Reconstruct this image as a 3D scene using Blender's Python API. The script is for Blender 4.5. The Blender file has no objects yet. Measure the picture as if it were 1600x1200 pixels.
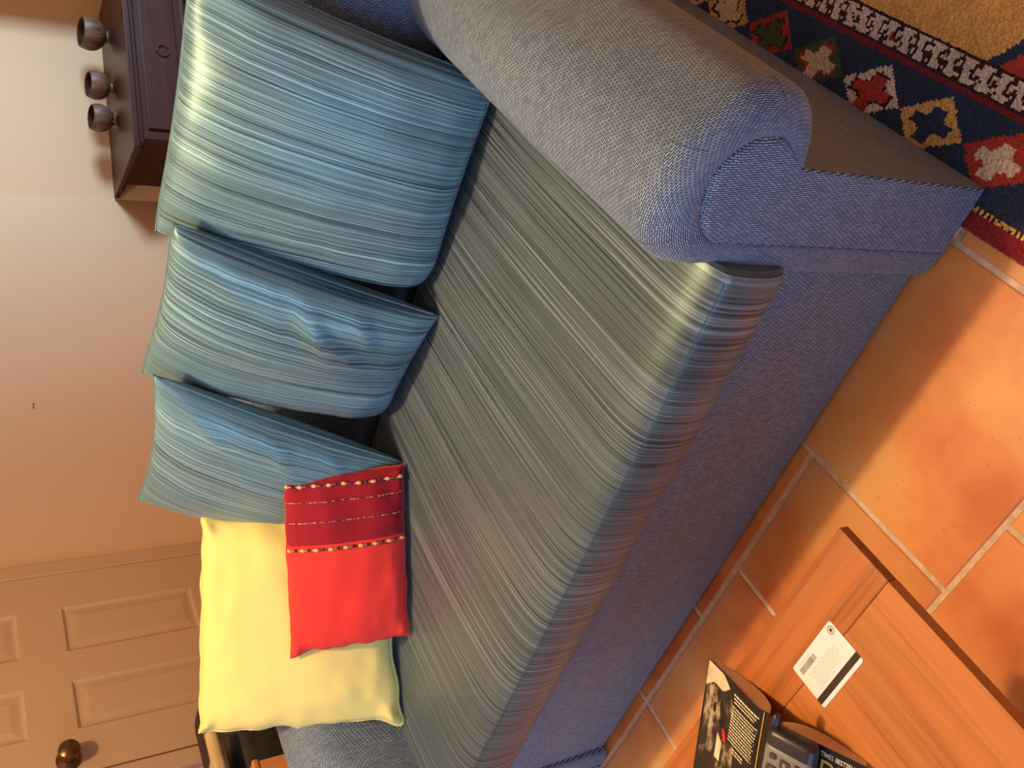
import bpy, bmesh, math, random
from mathutils import Vector, Matrix, noise
R = random.Random(7)
scene = bpy.context.scene
COL = scene.collection

# ---------------------------------------------------------------- camera
cam_d = bpy.data.cameras.new('camera'); cam = bpy.data.objects.new('camera', cam_d); COL.objects.link(cam)
cx = Vector((0.77398, 0.63138, -0.04815)); cy = Vector((-0.30214, 0.43506, 0.84819)); cz = Vector((0.55648, -0.64194, 0.52749))
m = Matrix.Identity(4)                       # the phone was held sideways: picture right = down, picture up = right
for i in range(3):
    m[i][0] = -cy[i]; m[i][1] = cx[i]; m[i][2] = cz[i]
m.translation = Vector((0.2852, -0.6877, 1.2456))
cam.matrix_world = m
cam_d.sensor_width = 36; cam_d.lens = 1399.8 / 1600 * 36; cam_d.clip_start = 0.02
scene.camera = cam

# ---------------------------------------------------------------- light
world = bpy.data.worlds.new('world'); scene.world = world; world.use_nodes = True
world.node_tree.nodes['Background'].inputs[0].default_value = (0.55, 0.72, 1.0, 1)
world.node_tree.nodes['Background'].inputs[1].default_value = 0.6
def lamp(name, kind, loc, energy, color, **kw):
    d = bpy.data.lights.new(name, kind); d.energy = energy; d.color = color
    for k, v in kw.items():
        if k not in ('to',): setattr(d, k, v)
    o = bpy.data.objects.new(name, d); COL.objects.link(o); o.location = loc
    if 'to' in kw:
        o.rotation_euler = (Vector(kw['to']) - Vector(loc)).to_track_quat('-Z', 'Y').to_euler()
    return o
lamp('ceiling_lamp', 'POINT', (-0.58, 0.33, 2.42), 112, (1.0, 0.68, 0.37), shadow_soft_size=0.05)
lamp('daylight_front_window', 'AREA', (-0.75, -2.55, 1.22), 45, (0.32, 0.57, 1.0), shape='RECTANGLE', size=2.4, size_y=1.75, to=(-0.75, 0, 1.22))
lamp('daylight_side_window', 'AREA', (2.55, 3.8, 1.45), 38, (0.52, 0.76, 1.0), shape='RECTANGLE', size=1.0, size_y=1.0, spread=math.radians(60), to=(-2.4, 4.5, 1.15))
vs = scene.view_settings
vs.view_transform = 'Standard'; vs.look = 'None'; vs.gamma = 1.0; vs.use_curve_mapping = False
vs.exposure = 0.0
scene.cycles.use_denoising = True; scene.cycles.max_bounces = 8; scene.cycles.adaptive_threshold = 0.015

# ---------------------------------------------------------------- helpers
def tag(o, label=None, cat=None, group=None, kind=None):
    if label: o['label'] = label
    if cat: o['category'] = cat
    if group: o['group'] = group
    if kind: o['kind'] = kind
    return o
def link(name, me, parent=None, mats=()):
    o = bpy.data.objects.new(name, me); COL.objects.link(o)
    if parent is not None: o.parent = parent
    for mt in mats: me.materials.append(mt)
    return o
def empty(name, loc=(0, 0, 0), rz=0.0):
    o = bpy.data.objects.new(name, None); COL.objects.link(o); o.location = loc; o.rotation_euler = (0, 0, rz)
    o.empty_display_size = 0.05
    return o
def mesh(name, verts, faces, mats, parent=None, uv=None, smooth=True, midx=None):
    me = bpy.data.meshes.new(name); me.from_pydata([tuple(v) for v in verts], [], faces); me.update()
    if uv is not None:
        l = me.uv_layers.new(name='UVMap')
        for p in me.polygons:
            for li in p.loop_indices: l.data[li].uv = uv[me.loops[li].vertex_index]
    if midx is not None:
        for p, k in zip(me.polygons, midx): p.material_index = k
    if smooth:
        for p in me.polygons: p.use_smooth = True
    if not isinstance(mats, (list, tuple)): mats = [mats]
    return link(name, me, parent, mats)
class MB:
    """collects shapes, then builds them as one mesh object"""
    def __init__(s): s.bm = bmesh.new()
    def box(s, a, b, bev=0.0, seg=2):
        a, b = Vector(a), Vector(b); c = (a + b) / 2; d = b - a
        r = bmesh.ops.create_cube(s.bm, size=1.0)
        for v in r['verts']: v.co = Vector((v.co.x * d.x, v.co.y * d.y, v.co.z * d.z)) + c
        if bev > 0:
            es = {e for v in r['verts'] for e in v.link_edges}
            bmesh.ops.bevel(s.bm, geom=list(es), offset=bev, segments=seg, affect='EDGES', profile=0.5)
        return s
    def lathe(s, prof, n=24, mat=None, caps=True):
        rings = []
        for r, z in prof:
            rings.append([s.bm.verts.new((r * math.cos(2 * math.pi * i / n), r * math.sin(2 * math.pi * i / n), z)) for i in range(n)])
        nv = [v for rg in rings for v in rg]
        for a, b in zip(rings, rings[1:]):
            for i in range(n): s.bm.faces.new((a[i], a[(i + 1) % n], b[(i + 1) % n], b[i]))
        if caps and prof[0][0] > 1e-6: s.bm.faces.new(rings[0][::-1])
        if caps and prof[-1][0] > 1e-6: s.bm.faces.new(rings[-1])
        if mat is not None:
            for v in nv: v.co = mat @ v.co
        return s
    def tube(s, pts, r, n=8, closed=False):
        pts = [Vector(p) for p in pts]; rings = []
        N = len(pts)
        for i, p in enumerate(pts):
            if closed: t = pts[(i + 1) % N] - pts[i - 1]
            else: t = pts[min(i + 1, N - 1)] - pts[max(i - 1, 0)]
            t.normalize()
            up = Vector((0, 0, 1)) if abs(t.z) < 0.9 else Vector((1, 0, 0))
            a = t.cross(up).normalized(); b = a.cross(t)
            rr = r[i] if isinstance(r, (list, tuple)) else r
            rings.append([s.bm.verts.new(p + (a * math.cos(2 * math.pi * k / n) + b * math.sin(2 * math.pi * k / n)) * rr) for k in range(n)])
        prs = list(zip(rings, rings[1:])) + ([(rings[-1], rings[0])] if closed else [])
        for A, B in prs:
            for k in range(n): s.bm.faces.new((A[k], A[(k + 1) % n], B[(k + 1) % n], B[k]))
        if not closed: s.bm.faces.new(rings[0][::-1]); s.bm.faces.new(rings[-1])
        return s
    def ball(s, c, rx, ry=None, rz=None, u=10, v=7, mat=None):
        ry = ry or rx; rz = rz or rx
        r = bmesh.ops.create_uvsphere(s.bm, u_segments=u, v_segments=v, radius=1)
        for q in r['verts']:
            w = Vector((q.co.x * rx, q.co.y * ry, q.co.z * rz))
            if mat is not None: w = mat @ w
            q.co = w + Vector(c)
        return s
    def prism(s, poly, h, axis='z', z0=0.0):
        n = len(poly)
        f = {'z': lambda a, b, c: (a, b, c), 'y': lambda a, b, c: (a, c, b), 'x': lambda a, b, c: (c, a, b)}[axis]
        A = [s.bm.verts.new(f(p[0], p[1], z0)) for p in poly]; B = [s.bm.verts.new(f(p[0], p[1], z0 + h)) for p in poly]
        s.bm.faces.new(A[::-1]); s.bm.faces.new(B)
        for i in range(n): s.bm.faces.new((A[i], A[(i + 1) % n], B[(i + 1) % n], B[i]))
        return s
    def build(s, name, mat, parent=None, smooth=False, angle=40):
        bmesh.ops.recalc_face_normals(s.bm, faces=s.bm.faces[:])
        me = bpy.data.meshes.new(name); s.bm.to_mesh(me); s.bm.free()
        if smooth:
            for p in me.polygons: p.use_smooth = True
            try: me.set_sharp_from_angle(angle=math.radians(angle))
            except Exception: pass
        return link(name, me, parent, [mat])
def smoothstep(a, b, x):
    t = max(0.0, min(1.0, (x - a) / (b - a))); return t * t * (3 - 2 * t)
def catmull(pts, sub):
    out = []; n = len(pts)
    for i in range(n - 1):
        p0 = pts[max(i - 1, 0)]; p1 = pts[i]; p2 = pts[i + 1]; p3 = pts[min(i + 2, n - 1)]
        for k in range(sub):
            t = k / sub
            out.append(tuple(0.5 * (2 * b + (c - a) * t + (2 * a - 5 * b + 4 * c - d) * t * t + (3 * b - a - 3 * c + d) * t ** 3)
                             for a, b, c, d in zip(p0, p1, p2, p3)))
    out.append(tuple(pts[-1])); return out

# ---------------------------------------------------------------- materials
class Nodes:
    def __init__(s, name):
        s.m = bpy.data.materials.new(name); s.m.use_nodes = True; s.t = s.m.node_tree; s.n = s.t.nodes
        s.b = s.n['Principled BSDF']
    def new(s, t, **kw):
        o = s.n.new(t)
        for k, v in kw.items():
            if hasattr(o, k) and not k.startswith('i_'): setattr(o, k, v)
        return o
    def set(s, node, **kw):
        for k, v in kw.items(): node.inputs[k].default_value = v
    def l(s, a, b): s.t.links.new(a, b)
    def ramp(s, fac, stops, interp='LINEAR'):
        r = s.n.new('ShaderNodeValToRGB'); r.color_ramp.interpolation = interp
        e = r.color_ramp.elements
        while len(e) < len(stops): e.new(0.5)
        for q, (p, c) in zip(e, stops):
            q.position = p; q.color = (c[0], c[1], c[2], 1) if len(c) == 3 else c
        s.l(fac, r.inputs[0]); return r.outputs[0]
    def mix(s, fac, a, b, mode='MIX'):
        x = s.n.new('ShaderNodeMix'); x.data_type = 'RGBA'; x.blend_type = mode
        for sock, v in ((x.inputs[0], fac), (x.inputs[6], a), (x.inputs[7], b)):
            if isinstance(v, (int, float)): sock.default_value = v
            elif isinstance(v, (tuple, list)): sock.default_value = (v[0], v[1], v[2], 1)
            else: s.l(v, sock)
        return x.outputs[2]
    def coord(s, which='Object', scale=(1, 1, 1), rot=(0, 0, 0)):
        tc = s.n.new('ShaderNodeTexCoord'); mp = s.n.new('ShaderNodeMapping')
        mp.inputs['Scale'].default_value = scale; mp.inputs['Rotation'].default_value = rot
        s.l(tc.outputs[which], mp.inputs[0]); return mp.outputs[0]
    def noise(s, vec, scale, detail=2, rough=0.5):
        t = s.n.new('ShaderNodeTexNoise'); t.inputs['Scale'].default_value = scale; t.inputs['Detail'].default_value = detail
        t.inputs['Roughness'].default_value = rough; s.l(vec, t.inputs['Vector']); return t.outputs['Fac']
    def bump(s, h, strength=0.3, dist=0.001):
        b = s.n.new('ShaderNodeBump'); b.inputs['Strength'].default_value = strength; b.inputs['Distance'].default_value = dist
        s.l(h, b.inputs['Height']); s.l(b.outputs[0], s.b.inputs['Normal'])
    def color(s, c):
        if isinstance(c, (tuple, list)): s.b.inputs['Base Color'].default_value = (c[0], c[1], c[2], 1)
        else: s.l(c, s.b.inputs['Base Color'])
    def fin(s, rough=0.6, metal=0.0, spec=0.5, sheen=0.0, coat=0.0):
        s.b.inputs['Roughness'].default_value = rough; s.b.inputs['Metallic'].default_value = metal
        s.b.inputs['Specular IOR Level'].default_value = spec; s.b.inputs['Sheen Weight'].default_value = sheen
        s.b.inputs['Coat Weight'].default_value = coat; s.b.inputs['Coat Roughness'].default_value = 0.15
        return s.m
def plain(name, c, rough=0.6, metal=0.0, spec=0.4, var=0.08, scale=30, bump=0.0, coat=0.0):
    n = Nodes(name); v = n.coord('Object'); f = n.noise(v, scale, 3)
    lo = tuple(x * (1 - var) for x in c); hi = tuple(min(1, x * (1 + var)) for x in c)
    n.color(n.ramp(f, [(0.3, lo), (0.7, hi)]))
    if bump: n.bump(n.noise(v, scale * 4, 3), bump, 0.002)
    return n.fin(rough, metal, spec, coat=coat)
def weave_mat():
    n = Nodes('blue_woven_upholstery'); v = n.coord('UV', (1, 1, 1), (0, 0, 0.16))
    bn = n.new('ShaderNodeTexBrick'); bn.offset = 0.5; bn.offset_frequency = 2; bn.squash = 1.0
    # wobble rows a little
    ns = n.new('ShaderNodeTexNoise'); ns.inputs['Scale'].default_value = 60; n.l(v, ns.inputs['Vector'])
    ad = n.new('ShaderNodeVectorMath', operation='MULTIPLY_ADD'); n.l(ns.outputs['Color'], ad.inputs[0]); ad.inputs[1].default_value = (0.003, 0.002, 0); n.l(v, ad.inputs[2])
    n.l(ad.outputs[0], bn.inputs['Vector'])
    n.set(bn, Color1=(0.37, 0.49, 0.60, 1), Color2=(0.19, 0.275, 0.39, 1), Mortar=(0.016, 0.034, 0.085, 1), Scale=1.0)
    bn.inputs['Mortar Size'].default_value = 0.00095; bn.inputs['Mortar Smooth'].default_value = 0.5; bn.inputs['Bias'].default_value = 0.0
    bn.inputs['Brick Width'].default_value = 0.0086; bn.inputs['Row Height'].default_value = 0.0029
    n.color(bn.outputs['Color'])
    inv = n.new('ShaderNodeMath', operation='SUBTRACT'); inv.inputs[0].default_value = 1.0; n.l(bn.outputs['Fac'], inv.inputs[1])
    n.bump(inv.outputs[0], 0.35, 0.0010)
    return n.fin(0.62, 0, 0.35, sheen=0.15)
def stripe_mat(name, tint, rough=0.40):
    n = Nodes(name)
    a = n.noise(n.coord('UV', (230, 1.0, 1)), 1.0, 3, 0.75)
    b = n.noise(n.coord('UV', (480, 1.6, 1)), 1.0, 2, 0.6)
    b2 = n.noise(n.coord('UV', (400, 1.1, 1), (0, 0, 0.004)), 1.0, 1, 0.6)
    c = n.noise(n.coord('UV', (700, 700, 1)), 1.0, 1, 0.5)
    t = tint
    base = n.ramp(a, [(0.38, (0.05 * t[0], 0.07 * t[1], 0.08 * t[2])), (0.46, (0.20 * t[0], 0.24 * t[1], 0.255 * t[2])), (0.55, (0.28 * t[0], 0.33 * t[1], 0.345 * t[2])), (0.66, (0.42 * t[0], 0.47 * t[1], 0.47 * t[2]))])
    line = n.ramp(b, [(0.36, (0.40, 0.40, 0.40)), (0.43, (1, 1, 1))])
    col = n.mix(1.0, base, line, 'MULTIPLY')
    col = n.mix(n.ramp(b2, [(0.575, (0, 0, 0)), (0.635, (1, 1, 1))]), col, (0.62 * t[0], 0.70 * t[1], 0.70 * t[2]))
    col = n.mix(0.25, col, n.ramp(c, [(0.3, (0.5, 0.5, 0.5)), (0.7, (1.3, 1.3, 1.3))]), 'MULTIPLY')
    n.color(col)
    n.bump(b, 0.25, 0.0008)
    n.b.inputs['Specular Tint'].default_value = (0.62, 0.92, 0.80, 1)
    m_ = n.fin(rough, 0.08, 0.75, sheen=0.1)
    return m_
M_WEAVE = weave_mat()
M_SEAT = stripe_mat('striped_satin_seat', (0.305, 0.355, 0.40), 0.36)
M_PILLOW = stripe_mat('striped_satin_pillow', (0.42, 0.72, 0.87), 0.40)
def cloth_mat(name, c, sc=900, rough=0.8):
    n = Nodes(name); v = n.coord('UV'); w = n.new('ShaderNodeTexBrick')
    n.l(v, w.inputs['Vector']); w.inputs['Scale'].default_value = 1.0
    w.inputs['Brick Width'].default_value = 0.003; w.inputs['Row Height'].default_value = 0.0015; w.inputs['Mortar Size'].default_value = 0.0003
    n.set(w, Color1=(c[0], c[1], c[2], 1), Color2=(c[0] * .93, c[1] * .93, c[2] * .93, 1), Mortar=(c[0] * .85, c[1] * .85, c[2] * .85, 1))
    n.color(w.outputs['Color']); n.bump(n.noise(v, 25, 3), 0.25, 0.004)
    return n.fin(rough, 0, 0.2, sheen=0.1)
M_YELLOW = cloth_mat('yellow_cotton', (0.92, 0.80, 0.27)); M_RED = cloth_mat('coral_red_cotton', (0.80, 0.045, 0.035)); M_CRIM = cloth_mat('crimson_cotton', (0.30, 0.008, 0.022))
def wall_mat(name, c):
    n = Nodes(name); v = n.coord('Object'); n.color(n.ramp(n.noise(v, 1.5, 4), [(0.3, tuple(x * .97 for x in c)), (0.7, c)]))
    n.bump(n.noise(v, 45, 4), 0.12, 0.004); return n.fin(0.75, 0, 0.3)
M_WALL = wall_mat('cream_plaster', (0.60, 0.41, 0.25)); M_DOOR = wall_mat('cream_door_paint', (0.47, 0.315, 0.18))
M_CEIL = wall_mat('white_ceiling_paint', (0.78, 0.70, 0.60))
def tile_mat():
    n = Nodes('terracotta_tile'); v = n.coord('Object'); oi = n.new('ShaderNodeObjectInfo')
    ad = n.new('ShaderNodeVectorMath', operation='MULTIPLY_ADD'); n.l(oi.outputs['Random'], ad.inputs[0]); ad.inputs[1].default_value = (40, 23, 11); n.l(v, ad.inputs[2])
    f = n.noise(ad.outputs[0], 3.2, 4, 0.55)
    a = n.ramp(f, [(0.34, (0.56, 0.155, 0.045)), (0.45, (0.70, 0.26, 0.080)), (0.55, (0.78, 0.36, 0.11)), (0.66, (0.78, 0.45, 0.17))])
    t = n.ramp(oi.outputs['Random'], [(0.0, (0.84, 0.76, 0.72)), (0.5, (1, 0.98, 0.95)), (1.0, (1.0, 1.04, 1.02))])
    col = n.mix(1.0, a, t, 'MULTIPLY')
    sp = n.ramp(n.noise(ad.outputs[0], 140, 2), [(0.24, (0.6, 0.5, 0.45)), (0.32, (1, 1, 1))])
    n.color(n.mix(0.6, col, sp, 'MULTIPLY')); n.bump(f, 0.3, 0.004)
    return n.fin(0.42, 0, 0.45)
M_TILE = tile_mat()
M_GROUT = plain('sandy_grout', (0.66, 0.52, 0.38), 0.9, var=0.2, scale=60, bump=0.3)
def wood_mat(name, dark, light, axis=0, sc=1.0, rough=0.35, coat=0.0, fine=60):
    n = Nodes(name)
    s = [fine, fine, fine]; s[axis] = 2.2
    v = n.coord('Object', tuple(x * sc for x in s)); w = n.noise(v, 1.0, 5, 0.6)
    s2 = [14, 14, 14]; s2[axis] = 1.0
    w2 = n.noise(n.coord('Object', tuple(x * sc for x in s2)), 1.0, 2, 0.5)
    c = n.ramp(w, [(0.30, dark), (0.52, light), (0.75, tuple(min(1, x * 1.15) for x in light))])
    c = n.mix(0.55, c, n.ramp(w2, [(0.3, (0.72, 0.66, 0.6)), (0.6, (1.05, 1.05, 1.05))]), 'MULTIPLY')
    n.color(c); n.bump(w, 0.08, 0.001)
    return n.fin(rough, 0, 0.5, coat=coat)
M_TEAK_X = wood_mat('honey_teak_cross', (0.24, 0.068, 0.014), (0.44, 0.145, 0.030), 0)
M_TEAK_Y = wood_mat('honey_teak_long', (0.30, 0.095, 0.020), (0.50, 0.178, 0.040), 1)
M_DARKW = wood_mat('dark_mahogany', (0.020, 0.006, 0.003), (0.048, 0.013, 0.007), 0, rough=0.38, coat=0.0)
M_DARKW.node_tree.nodes['Principled BSDF'].inputs['Specular IOR Level'].default_value = 0.3
M_ORANGEW = wood_mat('orange_wood', (0.45, 0.14, 0.04), (0.60, 0.22, 0.06), 1)
M_TANW = wood_mat('tan_wood', (0.45, 0.28, 0.14), (0.58, 0.38, 0.20), 1)
M_BAMBOO = wood_mat('pale_bamboo', (0.40, 0.27, 0.10), (0.66, 0.50, 0.24), 1, fine=25)
M_COCO = wood_mat('coconut_shell', (0.035, 0.016, 0.009), (0.15, 0.078, 0.042), 2, fine=90, rough=0.5)
M_COCOIN = plain('coconut_inside', (0.055, 0.025, 0.012), 0.5, var=0.3)
M_BLACK = plain('black_plastic', (0.012, 0.012, 0.013), 0.4)
M_BAGC = plain('black_bag_cloth', (0.018, 0.015, 0.013), 0.6, var=0.4, bump=0.3)
M_BRASS = plain('dark_brass', (0.16, 0.085, 0.035), 0.28, metal=0.85)
M_THREAD = plain('dark_seam_thread', (0.06, 0.075, 0.11), 0.9)

# ---------------------------------------------------------------- room
def wall_slab(name, a, b, h=2.6, th=0.12, mat=M_WALL, holes=()):
    """vertical wall from a to b (plan), solid on the left-hand outer side; holes = (s0, s1, z0, z1)"""
    a, b = Vector((a[0], a[1], 0)), Vector((b[0], b[1], 0)); d = (b - a); L = d.length; d.normalize(); n_ = Vector((-d.y, d.x, 0))
    mb = MB(); segs = []
    cur = 0.0
    for (s0, s1, z0, z1) in sorted(holes):
        segs += [(cur, s0, 0, h), (s0, s1, 0, z0), (s0, s1, z1, h)]; cur = s1
    segs.append((cur, L, 0, h))
    for s0, s1, z0, z1 in segs:
        if s1 - s0 < 1e-4 or z1 - z0 < 1e-4: continue
        mb.box((s0, 0, z0), (s1, th, z1))
    o = mb.build(name, mat); o.location = a; o.rotation_euler = (0, 0, math.atan2(d.y, d.x))
    tag(o, kind='structure'); return o
XA = -2.4
T50 = Vector((math.cos(math.radians(50)), math.sin(math.radians(50)), 0)); N50 = Vector((-T50.y, T50.x, 0))
CN = Vector((XA, 4.193, 0)); BE = CN + T50 * 1.186; CE = BE - N50 * 0.42
wl = wall_slab('wall_left', (XA, -2.72), (XA, 4.25)); wl['label'] = 'cream plaster wall holding the panelled door'
tag(wall_slab('wall_alcove', (CN.x, CN.y), (BE.x, BE.y)), 'pale plaster wall behind the dark chest with coconut bowls')
tag(wall_slab('wall_return', (BE.x, BE.y), (CE.x, CE.y)), 'short plaster wall beside the dark chest')
wall_slab('wall_back', (CE.x, CE.y), (2.72, CE.y))
wall_slab('wall_right', (2.6, CE.y), (2.6, -2.72), holes=[(CE.y - 4.35, CE.y - 3.25, 0.85, 2.05)])
wall_slab('wall_front', (2.72, -2.6), (XA - 0.12, -2.6), holes=[(2.72 - 0.5, 2.72 + 2.0, 0.30, 2.15)])
c_ = MB().box((XA - 0.15, -2.75, 2.6), (2.75, 5.4, 2.7)).build('ceiling', M_CEIL); tag(c_, kind='structure')
for k, (loc, rz, w, z0, z1) in enumerate([((2.6, 3.8, 0), math.pi / 2, .55, .85, 2.05), ((-0.75, -2.6, 0), 0, 1.25, .30, 2.15)]):
    mb = MB()
    for a, b in (((-w, -.03, z0), (-w + .05, .05, z1)), ((w - .05, -.03, z0), (w, .05, z1)), ((-w, -.03, z0), (w, .05, z0 + .05)), ((-w, -.03, z1 - .05), (w, .05, z1)), ((-.02, -.02, z0), (.02, .03, z1))): mb.box(a, b)
    o = mb.build('window_%d' % (k + 1), M_CEIL); o.location = loc; o.rotation_euler = (0, 0, rz); tag(o, kind='structure')

# floor: slab, grout bed, tiles one by one
fl = MB().box((XA - 0.12, -2.72, -0.12), (2.72, 5.4, -0.010)).build('floor', plain('terracotta_floor', (0.6, 0.24, 0.10), 0.5)); tag(fl, kind='structure')
MB().box((XA, -1.55, -0.010), (2.2, 2.2, -0.0028)).build('grout_bed', M_GROUT, fl)
def tile(x0, x1, y0, y1):
    g = 0.0042
    w, d = x1 - x0 - 2 * g, y1 - y0 - 2 * g
    hx, hy = w / 2, d / 2; b = 0.0025; vs_ = []
    for (ex, ey, z) in ((hx, hy, -0.010), (hx, hy, -b), (hx - b, hy - b, 0.0)):
        vs_ += [(-ex, -ey, z), (ex, -ey, z), (ex, ey, z), (-ex, ey, z)]
    fs = []
    for k in (0, 4):
        for i in range(4): fs.append((k + i, k + (i + 1) % 4, k + 4 + (i + 1) % 4, k + 4 + i))
    fs.append((8, 9, 10, 11))
    o = mesh('tile', vs_, fs, M_TILE, fl, smooth=False); o.location = ((x0 + x1) / 2, (y0 + y1) / 2, R.uniform(-0.0006, 0.0004))
rows = {   # row start -> list of joints, as laid in the photograph near the sofa, continued beyond
    -0.305: [-2.4, -2.12, -1.69, -1.252, -0.806, -0.51],
    0.0: [-2.4, -2.2, -1.70, -1.253, -0.962, -0.51],
}
for i in range(5): tile(rows[-0.305][i], rows[-0.305][i + 1], -0.305, 0.0)
for i in range(5): tile(rows[0.0][i], rows[0.0][i + 1], 0.0, 0.305)
tile(-0.51, -0.087, -0.305, 0.12); tile(-0.51, -0.087, 0.12, 0.305)
for y0, xs in ((-0.305, [-0.087, 0.34, 0.77, 1.2, 1.63, 2.06]), (0.0, [-0.087, 0.20, 0.63, 1.06, 1.49, 1.92])):
    for a, b in zip(xs, xs[1:]): tile(a, b, y0, y0 + 0.305)
y = -0.61
for xs in ([-2.07, -1.64, -1.21, -0.785, -0.361, 0.065, 0.49, 0.92, 1.35, 1.78],):
    for a, b in zip(xs, xs[1:]): tile(a, b, y, y + 0.305)
for k, y in enumerate([-0.915, -1.22, -1.525, 0.305, 0.61, 0.915, 1.22, 1.525]):
    x = -2.4 + R.uniform(0.0, 0.2)
    while x < 1.75:
        w = R.choice([0.43, 0.43, 0.305]); tile(x, x + w, y, y + 0.305); x += w

# door in the left wall
dr = empty('door_1', (XA, 0, 0)); tag(dr, 'cream six-panel interior door behind the sofa', kind='structure')
DY0, DY1 = 0.79, 1.525
cols = [(0.93, 1.100), (1.210, 1.385)]; zr = [(0.18, 0.44), (0.575, 0.985), (1.115, 1.70), (1.81, 1.94)]
mb = MB(); DT = 0.028
ys = [DY0, cols[0][0], cols[0][1], cols[1][0], cols[1][1], DY1]; zs = [0.01] + [v for r in zr for v in r] + [2.03]
for i in (0, 2, 4): mb.box((0.0, ys[i], 0.01), (DT, ys[i + 1], 2.03))
for c in cols:
    for k in range(0, len(zs), 2): mb.box((0.0, c[0], zs[k]), (DT, c[1], zs[k + 1]))
mb.build('door_frame', M_DOOR, dr)
def panel(y0, y1, z0, z1):
    def ring(i, x): return [(x, y0 + i, z0 + i), (x, y1 - i, z0 + i), (x, y1 - i, z1 - i), (x, y0 + i, z1 - i)]
    vs_ = ring(0, DT) + ring(0.010, DT - 0.007) + ring(0.018, DT - 0.007) + ring(0.040, DT - 0.003)
    fs = []
    for k in (0, 4, 8):
        for i in range(4): fs.append((k + i, k + (i + 1) % 4, k + 4 + (i + 1) % 4, k + 4 + i))
    fs.append((12, 13, 14, 15))
    mesh('door_panel', vs_, fs, M_DOOR, dr, smooth=False)
for c in cols:
    for z in zr: panel(c[0], c[1], z[0], z[1])
mb = MB()
mb.box((0, DY1 + 0.004, 0), (0.030, DY1 + 0.062, 2.10), 0.006); mb.box((0, DY0 - 0.062, 0), (0.030, DY0 - 0.004, 2.10), 0.006); mb.box((0, DY0 - 0.062, 2.035), (0.030, DY1 + 0.062, 2.10), 0.006)
cs = mb.build('door_casing', M_DOOR, dr)
rot = Matrix.Rotation(math.pi / 2, 4, 'Y')
kn = MB().lathe([(0.034, 0), (0.034, 0.006), (0.016, 0.012), (0.013, 0.032), (0.024, 0.040), (0.030, 0.052), (0.028, 0.064), (0.016, 0.072), (0.0005, 0.074)], 24, Matrix.Translation((DT, 0.838, 1.02)) @ rot).build('door_knob', M_BRASS, dr, True)
kn['label'] = 'dark brass door knob'
nl = MB().lathe([(0.002, 0), (0.002, 0.02), (0.0045, 0.021), (0.0005, 0.023)], 8, rot).build('nail', M_BRASS, None, True)
nl.location = (XA, 2.43, 0.98); tag(nl, 'tiny dark nail in the bare cream wall', 'nail')

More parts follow.
